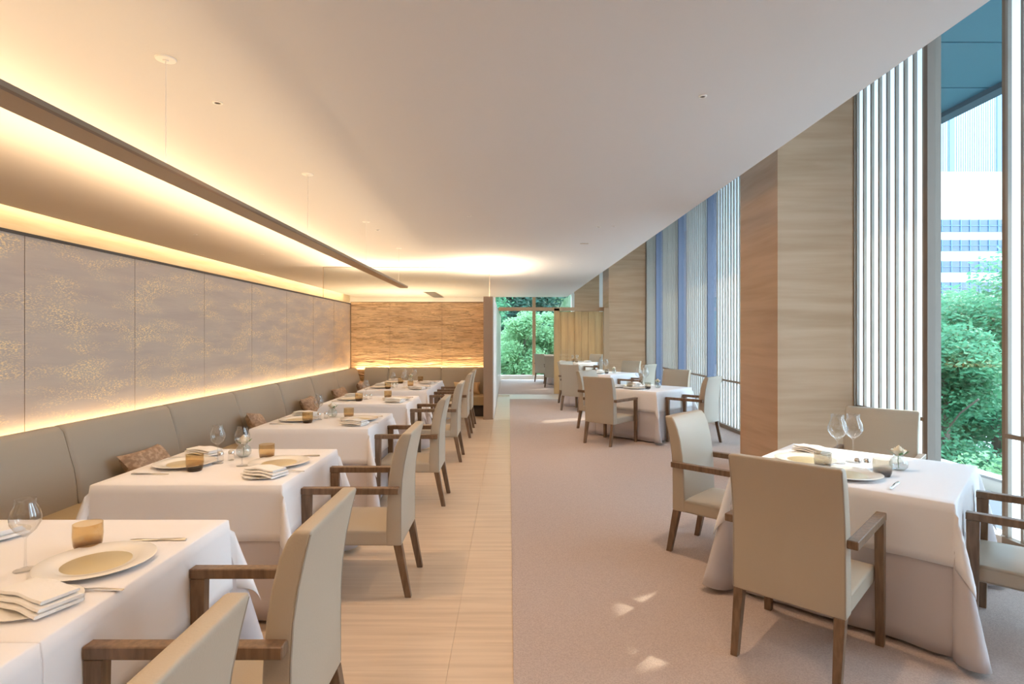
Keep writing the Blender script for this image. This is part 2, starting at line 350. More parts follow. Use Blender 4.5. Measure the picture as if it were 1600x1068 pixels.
# right-hand window wall : frosted slatted bays, clear panes, travertine pillars
def bay(idx, y0, y1):
    w = empty('window_%d' % idx, (WX, y0, 0)); tag(w, 'frosted slatted window bay beside the pane', kind='structure')
    child(boxo('frosted_panel', WX + .02, WX + .03, y0, y1, 0.05, 4.05, m_screen), w)
    child(boxo('sill', WX - .03, WX + .05, y0, y1, 0.0, 0.06, m_bronze), w)
    child(boxo('rail', WX - .012, WX + .015, y0, y1, 0.735, 0.765, m_bronze), w)
    n = max(2, round((y1 - y0) / 0.113))
    base = boxo('slat', WX - .008, WX + .0195, -.010, .010, 0.06, 4.05, m_fin)
    for k in range(n + 1):
        s = base if k == 0 else base.copy()
        if k: COL.objects.link(s)
        s.location = (0, y0 + .012 + (y1 - y0 - .024) * k / n, 0); child(s, w)
    return w
def pane(idx, y0, y1):
    w = empty('window_%d' % idx, (WX, y0, 0)); tag(w, 'clear floor-to-ceiling window pane with bronze frame', kind='structure')
    child(boxo('glass_pane', WX + .045, WX + .055, y0 + .03, y1 - .03, 0.06, 4.05, m_glass), w)
    child(boxo('window_frame', WX + .01, WX + .06, y0, y0 + .045, 0, 4.05, m_bronze), w)
    child(boxo('window_frame', WX - .01, WX + (.17 if y0 > 5 else .10), y1 - .04, y1, 0, 4.05, m_blue if y0 > 5 else m_frame), w)
    child(boxo('sill', WX - .03, WX + .09, y0, y1, 0, 0.06, m_white), w)
    if y0 > 5: child(boxo('blue_fin', WX + .171, WX + .30, y1 - .03, y1 + .01, 0, 4.05, m_blue), w)
    return w
i = 2
for kind, a, b in (('b', .1, 1.45), ('p', 1.45, 2.1), ('b', 2.1, 3.85), ('p', 3.85, 4.60), ('b', 4.60, 5.51),
                   ('b', 6.4, 9.2), ('p', 9.2, 9.65), ('b', 9.65, 10.76), ('p', 10.76, 11.3), ('b', 11.3, 12.4),
                   ('p', 12.4, 13.0), ('b', 13.0, 13.88), ('b', 14.8, 16.6), ('p', 16.6, 17.2), ('b', 17.2, 19.3)):
    (bay if kind == 'b' else pane)(i, a, b); i += 1
for a, b, x, lab in ((-3.2, .1, 2.63, 'unseen travertine pier added behind the viewer to block window light'), (5.51, 6.40, 2.63, 'broad travertine pillar beside the nearest window table'),  # first pier is unseen, added to cut daylight from behind
                     (13.9, 14.8, 2.47, 'travertine pillar beside the oak framed glass screen')):
    p = empty('pillar', (x, a, 0)); tag(p, lab, kind='structure')
    child(boxo('stone_core', x + .02, 3.6, a + .02, b - .02, 0, 4.05, m_pill), p)
    zz = [0, 4.05]
    child(boxo('stone_slab', x, x + .02, a, b, 0, 4.05, m_pill), p)
    child(boxo('stone_slab', x + .0205, 3.42, a, a + .02, 0, 4.05, m_pill), p)
    child(boxo('stone_slab', x + .0205, 3.42, b - .02, b, 0, 4.05, m_pill), p)
    child(boxo('corner_trim', 3.372, 3.40, a - .012, a, 0, 4.05, m_bronze), p)

# oak framed glass screen and oak end wall
sc = empty('glass_partition', (1.8, 14.2, 0)); tag(sc, 'oak framed glass partition before the farthest window table', 'partition')
child(boxo('stile', 1.14, 1.27, 14.15, 14.27, 0, 2.15, m_oak), sc)
child(boxo('stile', 2.34, 2.47, 13.85, 13.90, 0, 2.15, m_oak2), sc)
child(boxo('top_rail', -0.26, 2.47, 14.15, 14.25, 2.09, 2.18, m_oak2), sc)
child(boxo('glass_pane', 1.27, 2.46, 14.20, 14.21, 0.0, 2.09, m_iglass), sc)
ow = empty('oak_screen', (2.3, 18.6, 0)); tag(ow, 'oak plank screen wall beyond the glass partition', 'screen')
for k in range(8):
    child(boxo('plank', 1.5 + k * .225, 1.5 + k * .225 + .219, 18.58 - .012 * (k % 2), 18.64, 0, 2.27, m_oak), ow)

# ------------------------------------------------------------------ outside
o = boxo('ground', -30, 140, -40, 260, -4.4, -4.2, m_asph); tag(o, 'grey street level far below the windows', kind='structure')
o = boxo('terrace', 3.5, 4.6, -4, 21, -0.16, -0.05, m_terr); tag(o, 'dark paved ledge outside the windows', kind='structure')
o = boxo('planting_bed', 4.6, 5.6, -4, 21, -0.6, -0.38, m_hedge); tag(o, 'brown gravel bed outside the window', 'planting bed', kind='structure')
pr = empty('parapet', (5.65, 0, 0)); tag(pr, 'low white parapet outside the window', 'parapet')
child(boxo('parapet_wall', 5.6, 5.72, -4, 21, -4.2, -0.22, m_white), pr)
child(boxo('parapet_cap', 5.56, 5.76, -4, 21, -0.22, -0.19, m_bwhite), pr)
cn = empty('canopy', (4.6, 6, 4.3)); tag(cn, 'teal soffit panels of the roof overhang outside', 'roof overhang')
y = -6.5
while y < 21:
    child(boxo('soffit_panel', 3.62, 5.55, y + .012, y + .988, 4.30, 4.36, m_teal), cn); y += 1
child(boxo('fascia', 5.55, 5.72, -6.5, 21.5, 4.24, 4.42, m_fascia), cn)
child(boxo('soffit_backing', 3.62, 5.55, -6.5, 21.5, 4.37, 4.42, m_dark), cn)

def building(x0, x1, y, z0, z1, floors, lab):
    b = empty('office_building', (x0, y, z0)); tag(b, lab, 'building')
    child(boxo('wall', x0, x1, y, y + 25, z0, z1, m_bwhite), b)
    for z, h in floors:
        child(boxo('window_band', x0 + .5, x1 - .5, y - .15, y + .1, z, z + h, m_bwin), b)
        bm = bmesh.new(); x = x0 + .5
        while x < x1: box(bm, x, x + .09, y - .3, y - .1, z, z + h); x += 1.5
        box(bm, x0 + .5, x1 - .5, y - .3, y - .1, z + h * .47, z + h * .51)
        c = child(finish('window_mullion', bm, m_bblue), b); c['kind'] = 'stuff'
    return b
D0 = 90.
def zof(py, d=D0): return H + (527 - py) / F * d
building(64, 116, D0, -4.2, zof(268), [(zof(p + 17), 1.75) for p in (375, 408, 441, 474, 507, 540, 573, 606)] + [(zof(362), 1.9)], 'white office block with dark horizontal window bands across the street')
tw = empty('tower', (95, 130, 0)); tag(tw, 'tall pale tower with blue vertical strips behind the office block', 'tower')
child(boxo('wall', 88, 135, 130, 150, -4.2, 78, m_bwhite), tw)
for x in (98.5, 101.5, 112.5, 115.5, 126): child(boxo('blue_strip', x, x + 1.2, 129.7, 130.1, 20, 78, m_bblue), tw)
bm = bmesh.new()
for k in range(90):
    box(bm, 88.2 + k * .52, 88.24 + k * .52, 129.85, 130.05, 30, 78)
c = child(finish('facade_groove', bm, m_bblue), tw); c['kind'] = 'stuff'

def tree(cx, cy, gz, top, rad, mat, label, n=9000, leaf=.12, group=None, trunk_r=.12, seed=0, squash=1.0):
    rnd = random.Random(seed)
    t = empty('leafy_tree', (cx, cy, gz)); tag(t, label, 'tree', group)
    bm = bmesh.new()
    hgt = top - gz
    lean = rnd.uniform(-.2, .2)
    tube(bm, [(0, 0, 0), (lean * .4, 0, hgt * .35), (lean, .1, hgt * .8)], trunk_r, 7)
    for k in range(7):
        a = rnd.uniform(0, 6.28); z = hgt * rnd.uniform(.3, .7)
        tube(bm, [(lean * z / hgt, 0, z), (math.cos(a) * rad * .4, math.sin(a) * rad * .4, z + hgt * .10), (math.cos(a) * rad * .75, math.sin(a) * rad * .75, z + hgt * .17)], trunk_r * .18, 5)
    finish('trunk', bm, m_bark, t)
    vs, fs = [], []
    blobs = []
    for k in range(26):
        z = rnd.uniform(.22, .95); rr = rad * math.sqrt(max(0.03, 1 - ((z - .5) / .52) ** 2))
        a = rnd.uniform(0, 6.28); q = rr * rnd.uniform(.2, .85)
        blobs.append((q * math.cos(a), q * math.sin(a), z * hgt, rad * rnd.uniform(.22, .42)))
    for k in range(n):
        bx, by, bz, br = blobs[rnd.randrange(26)]
        u = rnd.uniform(-1, 1); a = rnd.uniform(0, 6.28); s = math.sqrt(1 - u * u); d = br * rnd.uniform(.35, 1.35)
        c = Vector((bx + d * s * math.cos(a), by + d * s * math.sin(a), bz + d * u * .75 * squash))
        e1 = Vector((rnd.gauss(0, 1), rnd.gauss(0, 1), rnd.gauss(0, .6))).normalized(); e2 = e1.orthogonal().normalized()
        L = leaf * rnd.uniform(.6, 1.3); b = len(vs)
        vs += [c - e1 * L, c + e2 * L * .5, c + e1 * L, c - e2 * L * .5]; fs.append((b, b + 1, b + 2, b + 3))
    me = bpy.data.meshes.new('foliage'); me.from_pydata(vs, [], fs); me.materials.append(mat)
    o = bpy.data.objects.new('foliage', me); COL.objects.link(o); o.parent = t; o['kind'] = 'stuff'
    return t
tree(15.2, 17.5, -4.2, 3.6, 3.0, m_fol, 'tall dark green tree before the white office block', 60000, .085, seed=1)
tree(10.9, 14.2, -4.2, 1.5, 1.7, m_fol, 'lower green tree beside the tall one outside the window', 40000, .07, seed=2)
tree(18.8, 24, -4.2, 3.0, 3.2, m_fol, 'green street tree behind the two nearer trees', 14000, .16, seed=3)
tree(10.5, 10.4, -4.2, -.7, 1.8, m_fol2, 'pale green bush below the window ledge', 30000, .05, seed=4)
tree(14.2, 11.9, -4.2, .4, 1.4, m_fol2, 'mid green small tree above the pale bush', 30000, .06, seed=5)
tree(.55, 23.6, -1.2, 2.35, 1.25, m_fol2, 'pale green shrub behind the far garden window', 16000, .07, seed=6, trunk_r=.05)
tree(2.2, 24.6, -1.2, 2.6, 1.3, m_fol2, 'second pale shrub right of the mullion in the garden window', 12000, .07, seed=7, trunk_r=.05)
tree(-1.6, 26, -1.2, 4.2, 2.0, m_fol, 'green tree left in the far garden window', 10000, .12, seed=8)
tree(.6, 29.5, -1.2, 5.2, 2.4, m_fol3, 'dark tree at the back of the garden', 12000, .14, seed=9)
tree(5.6, 28.5, -1.2, 5.2, 2.3, m_fol3, 'dark tree at the back of the garden behind the oak screen', 12000, .14, seed=10)
tree(-4.6, 31, -1.2, 5.5, 2.8, m_fol3, 'dark tree at the far back corner of the garden', 9000, .16, seed=11)
for k, (x, y) in enumerate(((7.9, 18.5), (8.0, 24.5), (9.8, 29))):
    tree(x, y, -4.2, 5.0, 1.6, m_fol, ('slender tree close outside the slatted windows', 'tree seen past the far end of the window wall', 'farthest tree beyond the window wall')[k], 9000, .12, seed=20 + k)
o = boxo('lawn', -12, 10, 19.6, 45, -4.2, -1.2, m_lawn); tag(o, 'dark planted garden bank behind the far window', kind='structure')
o = boxo('garden_wall', -12, 12, 34, 34.5, -1.2, 7.0, m_lawn); tag(o, 'dark overgrown bank closing the garden', kind='structure')

# ------------------------------------------------------------------ banquettes
prof = [(.10, .30), (.10, .84), (.14, .853), (.17, .857), (.20, .850), (.225, .825), (.255, .72), (.275, .65), (.296, .58), (.312, .48), (.322, .36), (.322, .30)]
def seg_mesh(name, length, mat, parent, along_x=False, a0=0.0):
    bm = bmesh.new(); n = 8; rings = []
    for k in range(n + 1):
        t = k / n; e = min(1, min(t, 1 - t) * length / .05); puff = -.012 * (1 - math.sqrt(max(0, 1 - (1 - e) ** 2)))
        tt = (0, .012, .03, .2, .5, .8, .97, .988, 1)[k]
        e = min(1.0, min(tt, 1 - tt) * length / .035); puff = -.014 * (1 - math.sqrt(max(0, 1 - (1 - e) ** 2)))
        ring = []
        for x, z in prof:
            xx = x + (puff if x > .11 else 0); zz = z + (puff if z > .80 and x > .11 else 0)
            s = a0 + .002 + tt * (length - .004)
            ring.append((s, 10.90 - xx, zz) if along_x else (-3.06 + xx, s, zz))
        rings.append(ring)
    loft(bm, rings); bmesh.ops.recalc_face_normals(bm, faces=bm.faces[:])
    return finish(name, bm, mat, parent, 45)
bq = empty('banquette', (0, 0, 0)); tag(bq, 'long taupe leather banquette along the mauve fabric wall', 'banquette')
yb = [-1.98 + 1.12 * k for k in range(0, 12)]; yb[-1] = 10.55
yb = [round(y - .0, 3) for y in yb]
yb = [-3.0] + [0.24 + 1.12 * k for k in range(-2, 10)]
yb = yb[:-1] + [10.56] if yb[-1] > 10.3 else yb + [10.56]
for a, b in zip(yb, yb[1:]): seg_mesh('backrest_panel', b - a, m_banq, bq, False, a)
for a, b in zip(yb, yb[1:]): boxo('seat_cushion', -2.76, -2.24, a + .002, min(b, 10.38) - .002, .20, .365, m_seat, bq, .018)
boxo('plinth', -2.95, -2.32, -3.0, 10.5, 0, .20, m_dark, bq)
bq2 = empty('banquette', (0, 0, 0)); tag(bq2, 'short leather banquette along the gold rippled end wall', 'banquette')
xq = [-2.74, -2.28, -1.28, -.445]
for a, b in zip(xq, xq[1:]):
    seg_mesh('backrest_panel', b - a, m_leather2 if 0 else m_banq, bq2, True, a)
    boxo('seat_cushion', max(a, -2.235) + .002, b - .002, 10.14 - .06, 10.60, .20, .365, m_seat, bq2, .018)
boxo('plinth', -2.235, -.445, 10.16, 10.8, 0, .20, m_dark, bq2)

def cushion_root(mat, w=.46, h=.30, t=.13):
    bm = bmesh.new(); n = 12; top = {}; bot = {}
    for i in range(n + 1):
        for j in range(n + 1):
            u = -1 + 2 * i / n; v = -1 + 2 * j / n
            th = t / 2 * max(0, (1 - u ** 4)) ** .5 * max(0, (1 - v ** 4)) ** .5
            pin = 1 - .10 * (1 - abs(u) ** 2) * abs(v) ** 3; pin2 = 1 - .10 * (1 - abs(v) ** 2) * abs(u) ** 3
            x = u * w / 2 * pin2; z = v * h / 2 * pin
            top[i, j] = bm.verts.new((x, th, z + h / 2)); bot[i, j] = top[i, j] if th < 1e-5 else bm.verts.new((x, -th, z + h / 2))
    for i in range(n):
        for j in range(n):
            for d, fl_ in ((top, 0), (bot, 1)):
                q = [d[i, j], d[i + 1, j], d[i + 1, j + 1], d[i, j + 1]]
                if fl_: q = q[::-1]
                try: bm.faces.new(q)
                except ValueError: pass
    o = finish('cushion', bm, mat, None, 60); o['category'] = 'cushion'; return o
CU = Proto(cushion_root(m_brass))
def cush(x, y, rz, tilt, label, roll=0):
    c = CU.place((x, y, .372), 0, label, 'brocade cushions on the banquette')
    c.rotation_euler = (R(-tilt), R(roll), rz)
cush(-2.50, 4.08, R(90), 38, 'brown brocade cushion lying against the banquette beside the second table', 0)
cush(-2.53, 5.85, R(102), 28, 'light brown brocade cushion upright between the second and third table', 8)
cush(-2.53, 7.40, R(92), 28, 'brown brocade cushion on the banquette between the third and fourth table')
cush(-2.53, 8.75, R(86), 28, 'brown brocade cushion on the banquette beyond the fourth table')
cush(-2.52, 9.95, R(100), 26, 'brown brocade cushion in the banquette corner beside the farthest table')
tc_ = cushion_root(m_tan, .50, .24, .12); tag(tc_, 'plain tan cushion on the end banquette beside the partition', 'cushion'); tc_.location = (-.78, 10.42, .372); tc_.rotation_euler = (R(-24), 0, 0)

# ------------------------------------------------------------------ chairs
def make_chair(back_mat=None):
    r = empty('dining_chair', (0, 0, 0)); r['category'] = 'chair'
    # seat : faces +y
    bm = bmesh.new(); box(bm, -.225, .225, .05, .52, .285, .365)
    bmesh.ops.subdivide_edges(bm, edges=bm.edges[:], cuts=7, use_grid_fill=True)
    for v in bm.verts:
        if v.co.z > .36:
            u = v.co.x / .225; w = (v.co.y - .285) / .235
            v.co.z += .016 * max(0, 1 - u ** 4) * max(0, 1 - w ** 4)
    bevel_sharp(bm, .012, 3, 60); finish('seat', bm, m_leather, r, 50)
    # backrest
    bm = bmesh.new(); rings = []
    W = .2275
    for z, yr, yf in ((.285, .0, .085), (.36, .0, .085), (.45, .001, .082), (.55, .0, .078), (.65, -.006, .070), (.74, -.019, .056), (.82, -.036, .036), (.875, -.050, .012), (.90, -.057, -.008)):
        rings.append([(-W, yr, z), (W, yr, z), (W, yf, z), (-W, yf, z)])
    loft(bm, rings); bmesh.ops.recalc_face_normals(bm, faces=bm.faces[:])
    bevel_sharp(bm, .010, 3, 50); finish('backrest', bm, m_leather, r, 50)
    for s in (-1, 1):
        bm = bmesh.new(); tube(bm, [(s * (W - .004), yr - .001, z) for z, yr in ((.295, .004), (.45, .004), (.55, .003), (.65, -.003), (.74, -.016), (.82, -.033), (.89, -.050))], .0035, 5)
        finish('piping', bm, m_pip, r, 60)
    def leg(x0, y0, z0, x1, y1, z1, w0, d0, w1, d1):
        bm = bmesh.new()
        loft(bm, [[(x + a * w / 2, y + b * d / 2, z) for a, b in ((-1, -1), (1, -1), (1, 1), (-1, 1))] for x, y, z, w, d in ((x0, y0, z0, w0, d0), (x1, y1, z1, w1, d1))])
        bevel_sharp(bm, .002, 1, 50); finish('leg', bm, m_wal, r)
    for s in (-1, 1):
        leg(s * .203, -.035, 0, s * .203, .022, .290, .030, .034, .042, .044)
        leg(s * .2475, .508, 0, s * .2475, .505, .575, .034, .036, .038, .050)
        bm = bmesh.new(); box(bm, s * .2475 - .021, s * .2475 + .021, .008, .532, .576, .611); bevel_sharp(bm, .003, 1, 50)
        finish('armrest', bm, m_wal, r)
    return r
CH = Proto(make_chair())
def chair(x, y, face, label, group):      # x,y = centre of the rear face; face = direction in degrees the sitter looks
    return CH.place((x, y, 0.0), R(face - 90), label, group)

# ------------------------------------------------------------------ tables and cloths
TZ = .69
def drape(name, hx, hy, drops, z0, corner, ripple, round_hem, mat, seed=0, n=9, side=.02):
    """drops: (x-, x+, y-, y+)"""
    rnd = random.Random(seed); ph = [rnd.uniform(0, 6.28) for _ in range(8)]
    def axis(h, dm, dp):
        a = [-h - dm * k / n for k in range(n, 0, -1)] if dm else []
        a += [-h, -h + .006] + [-h + .006 + (2 * h - .012) * k / 16 for k in range(1, 16)] + [h - .006, h]
        return a + ([h + dp * k / n for k in range(1, n + 1)] if dp else [])
    U = axis(hx, drops[0], drops[1]); V = axis(hy, drops[2], drops[3]); bm = bmesh.new(); g = {}
    for i, u in enumerate(U):
        for j, v in enumerate(V):
            p = max(0, abs(u) - hx); q = max(0, abs(v) - hy); su = 1 if u > 0 else -1; sv = 1 if v > 0 else -1
            cx = max(-hx, min(hx, u)); cy = max(-hy, min(hy, v)); r = math.hypot(p, q)
            if r < 1e-9:
                z = z0 - (.004 if abs(abs(u) - hx) < 1e-6 or abs(abs(v) - hy) < 1e-6 else 0)
                g[i, j] = bm.verts.new((cx, cy, z)); continue
            th = math.atan2(q, p)
            if round_hem: r = max(p, q)
            D = max(drops); t = r / D
            f = side + corner * math.sin(2 * th) ** 1.2
            pos = cy * 7 + ph[0] if p > q else cx * 7 + ph[1]
            w = ripple * (math.sin(pos * 1.7 + ph[2]) + .6 * math.sin(pos * 3.9 + ph[3])) * min(1, t) ** 1.4 * (1 - .7 * math.sin(2 * th))
            # pleats next to the corner fold
            edge = hx - abs(cx) if q > p else hy - abs(cy)
            w += ripple * 1.6 * math.exp(-(edge / .10) ** 2) * min(1, t) * (1 - math.sin(2 * th))
            o = r * f + abs(w) * .8 + .004; dn = math.sqrt(max(0, r * r - (r * f) ** 2))
            z = max(.009, z0 - .004 - dn)
            g[i, j] = bm.verts.new((cx + su * math.cos(th) * o, cy + sv * math.sin(th) * o, z))
    for i in range(len(U) - 1):
        for j in range(len(V) - 1): bm.faces.new((g[i, j], g[i + 1, j], g[i + 1, j + 1], g[i, j + 1]))
    bmesh.ops.recalc_face_normals(bm, faces=bm.faces[:])
    o = finish(name, bm, mat, None, 70)
    sm = o.modifiers.new('hem', 'SOLIDIFY'); sm.thickness = .002; sm.offset = 0
    return o
def table(cx, cy, hx, hy, rot, who, drops=(1, 1, 1, 1), seed=0, cf=.30):
    t = empty('dining_table', (cx, cy, 0), rot); tag(t, 'square dining table hidden under the cloths of ' + who, 'table', None)
    boxo('tabletop', -hx + .015, hx - .015, -hy + .015, hy - .015, TZ - .05, TZ - .014, m_oak2, t)
    for sx in (-1, 1):
        for sy in (-1, 1): boxo('leg', sx * (hx - .08) - .03, sx * (hx - .08) + .03, sy * (hy - .08) - .03, sy * (hy - .08) + .03, 0, TZ - .05, m_wal, t)
    u = drape('under_tablecloth', hx - .006, hy - .006, [.66 * d for d in drops], TZ - .006, .26, .012, True, m_cloth2, seed, 10, .0)
    tag(u, 'floor-length pale under-cloth of ' + who, 'tablecloth', 'under-cloths'); u.location = (cx, cy, 0); u.rotation_euler = (0, 0, rot)
    c = drape('tablecloth', hx, hy, [.27 * d for d in drops], TZ, cf, .006, False, m_cloth, seed + 1, 7, .02)
    tag(c, 'white linen tablecloth of ' + who, 'tablecloth', 'white tablecloths'); c.location = (cx, cy, 0); c.rotation_euler = (0, 0, rot)
LT = [(0.895, 'the table cut off at the bottom left', (1, 1, 1, 0)), (1.805, 'the front banquette table', (1, 1, 0, 1)), (3.24, 'the second banquette table', (1, 1, 1, 1)),
      (4.97, 'the third banquette table', (1, 1, 1, 1)), (6.62, 'the fourth banquette table', (1, 1, 1, 1)), (8.17, 'the fifth banquette table', (1, 1, 1, 0)),
      (9.11, 'the last banquette table', (1, 1, 0, 1))]
LX = -1.60
for k, (y, who, dr) in enumerate(LT):
    table(LX, y, .475, {0: .455, 1: .455, 2: .45, 3: .47, 4: .44, 5: .47, 6: .47}[k], 0, who, dr, 10 * k)
ROT = R(-44)
RT = [(1.94, 3.16, 'the nearest window table'), (1.95, 8.21, 'the second window table'), (1.95, 11.60, 'the third window table'), (1.95, 16.65, 'the farthest window table')]
for k, (x, y, who) in enumerate(RT): table(x + .02, y + .02, .49, .51, ROT, who, (1, 1, 1, 1), 100 + 10 * k, .26)

ordn = ['first', 'second', 'third', 'fourth', 'fifth', 'sixth', 'seventh']
for k, (y, lab) in enumerate(((.93, 'taupe leather armchair cut off at the bottom edge, only its slanted back showing'), (1.74, 'large taupe leather armchair beside the front banquette table'),
                              (3.29, 'taupe leather armchair beside the second banquette table'), (4.95, 'taupe leather armchair beside the third banquette table'),
                              (6.63, 'taupe leather armchair beside the fourth banquette table'), (8.17, 'taupe leather armchair beside the fifth banquette table'),
                              (9.05, 'last armchair of the aisle row, closest to the taupe partition'))):
    chair(-.585, y, 180, lab, 'armchairs along the aisle')
e1 = Vector((math.cos(ROT), math.sin(ROT))); e2 = Vector((-math.sin(ROT), math.cos(ROT)))
offs = {'A': (-.02, -1.07, 46), 'B': (-1.00, .02, -44), 'C': (-.10, 1.22, 226), 'D': (1.04, .0, 136)}
txt = {'A': 'tan leather armchair with its back to the viewer at %s', 'B': 'taupe leather armchair on the aisle side of %s', 'C': 'armchair facing the viewer across %s', 'D': 'armchair on the window side of %s'}
for k, (x, y, who) in enumerate(RT):
    for key, (a, b, face) in offs.items():
        p = Vector((x, y)) + e1 * a + e2 * b
        chair(p.x, p.y, face, txt[key] % who, 'armchairs around the window tables')
chair(1.0, 17.9, 46, 'armchair farthest along the aisle, before the garden window', 'armchairs around the window tables')

# ------------------------------------------------------------------ tableware
TT = TZ + .0015
def build(name, cat, parts):
    root = empty(name, (0, 0, 0)); root['category'] = cat
    for pn, bm, mat in parts: finish(pn, bm, mat, root, 50)
    return root
def single(name, cat, bm, mat, sm=50):
    o = finish(name, bm, mat, None, sm); o['category'] = cat; return o
bm = bmesh.new(); lathe(bm, [(0, 0), (.08, 0), (.10, .004), (.162, .017), (.165, .019), (.160, .0205), (.112, .012), (.106, .009), (0, .008)], 40)
b2 = bmesh.new(); lathe(b2, [(0, .0088), (.095, .0093), (.097, .0085)], 36)
P_plate = Proto(build('dinner_plate', 'plate', [('plate_body', bm, m_porc), ('gold_centre', b2, m_gold)]))
bm = bmesh.new(); lathe(bm, [(0, 0), (.055, 0), (.105, .010), (.107, .012), (.055, .006), (0, .005)], 28)
P_side = Proto(single('side_plate', 'plate', bm, m_porc))
def napk():
    bm = bmesh.new()
    for k, (dx, dy, z, w, d) in enumerate(((0, 0, .013, .105, .058), (.006, .003, .025, .100, .052), (-.004, .008, .037, .098, .045))):
        n = 10; top = []
        rings = []
        for i in range(n + 1):
            t = -1 + 2 * i / n; x = t * w + dx; sag = -.006 * abs(t) ** 2 + .002 * math.sin(t * 5 + k)
            th = .0055
            rings.append([(x, dy - d, z + sag - th * .6), (x, dy - d - .004, z + sag), (x, dy - d, z + sag + th), (x, dy + d, z + sag + th * .8), (x, dy + d + .003, z + sag), (x, dy + d, z + sag - th * .6)])
        loft(bm, rings)
    bmesh.ops.recalc_face_normals(bm, faces=bm.faces[:])
    return single('napkin', 'napkin', bm, m_napk)
P_nap = Proto(napk())
bm = bmesh.new(); lathe(bm, [(0, .0), (.034, .0), (.036, .003), (.042, .02), (.045, .05), (.044, .09), (.0425, .09), (.0435, .05), (.0395, .02), (.032, .010), (0, .009)], 28)
P_tum = Proto(single('tumbler', 'glass', bm, m_amber))
bm = bmesh.new(); lathe(bm, [(0, .0), (.034, .0), (.036, .003), (.042, .02), (.045, .05), (.044, .09), (.0425, .09), (.0435, .05), (.0395, .02), (.032, .010), (0, .009)], 28)
P_smo = Proto(single('tumbler', 'glass', bm, m_smoke))
wp = [(0, 0), (.036, 0), (.037, .002), (.012, .006), (.0045, .012), (.0035, .05), (.0035, .098), (.010, .108), (.034, .126), (.048, .148), (.050, .166), (.043, .190), (.032, .208), (.0335, .224),
      (.0325, .224), (.031, .208), (.042, .190), (.049, .166), (.047, .149), (.033, .128), (.008, .111), (0, .110)]
wp = [(a * .84, b) for a, b in wp]; bm = bmesh.new(); lathe(bm, wp, 28); P_wine = Proto(single('wine_glass', 'wine glass', bm, m_wine, 70))
fp = [(0, 0), (.040, 0), (.041, .002), (.012, .006), (.0045, .012), (.0036, .08), (.0036, .128), (.012, .140), (.036, .160), (.050, .185), (.052, .203), (.044, .232), (.033, .258), (.0345, .282), (.0335, .282), (.032, .258), (.043, .232), (.051, .203), (.049, .186), (.035, .162), (.010, .143), (0, .142)]
bm = bmesh.new(); lathe(bm, fp, 28); P_flu = Proto(single('white_wine_glass', 'wine glass', bm, m_wine, 70))
def knife():
    bm = bmesh.new(); loft(bm, [[(x, -w, .002), (x, w, .002), (x, w * .7, .002 + t), (x, -w * .7, .002 + t)] for x, w, t in ((-.10, .003, .001), (-.08, .009, .0015), (0, .009, .002), (.005, .005, .004), (.09, .0065, .006), (.10, .005, .004))])
    return single('knife', 'cutlery', bm, m_steel)
P_knife = Proto(knife())
def fork():
    bm = bmesh.new(); loft(bm, [[(x, -w, z), (x, w, z), (x, w, z + .0025), (x, -w, z + .0025)] for x, w, z in ((-.04, .011, .006), (-.03, .012, .002), (-.02, .005, .004), (.02, .003, .006), (.09, .006, .002))])
    for y in (-.009, -.003, .003, .009): box(bm, -.085, -.038, y - .0013, y + .0013, .005, .0065)
    return single('fork', 'cutlery', bm, m_steel)
P_fork = Proto(fork())
def shaker():
    a = bmesh.new(); lathe(a, [(0, 0), (.016, 0), (.017, .004), (.017, .038), (.0, .038)], 14)
    b = bmesh.new(); lathe(b, [(0, .038), (.0175, .038), (.0175, .052), (.012, .058), (0, .058)], 14)
    return build('shaker', 'shaker', [('jar', a, m_wine), ('cap', b, m_steel)])
P_shk = Proto(shaker())
def vase():
    a = bmesh.new(); lathe(a, [(0, 0), (.028, .001), (.043, .02), (.045, .038), (.036, .062), (.022, .074), (.026, .082), (.024, .082), (.020, .074), (.034, .061), (.043, .038), (.041, .021), (.026, .004), (0, .003)], 22)
    w = bmesh.new(); rnd = random.Random(3)
    for ring, (cnt, rad, lo, hi, open_) in enumerate(((3, .010, -40, 75, .0), (4, .017, -50, 60, .12), (5, .024, -60, 42, .30), (6, .030, -70, 22, .55))):
        for k in range(cnt):
            an = 2 * math.pi * k / cnt + ring * .7; half = math.pi / cnt * 1.15
            g = []
            for i in range(6):
                u = -1 + 2 * i / 5; row = []
                for j in range(5):
                    el = R(lo + (hi - lo) * j / 4 - 10 * u * u * (j / 4)); rr = rad * (1 + open_ * .5 * (j / 4) ** 3)
                    row.append(w.verts.new((rr * math.cos(el) * math.cos(an + u * half), rr * math.cos(el) * math.sin(an + u * half), .104 + (.034, .031, .026, .022)[ring] * math.sin(el))))
                g.append(row)
            for i in range(5):
                for j in range(4): w.faces.new((g[i][j], g[i + 1][j], g[i + 1][j + 1], g[i][j + 1]))
    l = bmesh.new()
    for k, an in enumerate((.6, 2.4, 4.1, 5.2)):
        M4 = Matrix.Rotation(an, 4, 'Z') @ Matrix.Translation((.034, 0, .090)) @ Matrix.Rotation(R(-25), 4, 'Y')
        vs = [l.verts.new(M4 @ Vector(p)) for p in ((-.02, 0, 0), (0, .012, .003), (.028, 0, .006), (0, -.012, .003))]; l.faces.new(vs)
    tube(l, [(0, 0, .01), (.004, 0, .05), (0, 0, .10)], .0018, 5)
    return build('rose_vase', 'vase', [('glass_bowl', a, m_vase), ('rose', w, m_rose), ('leaves', l, m_leaf)])
P_vase = Proto(vase())

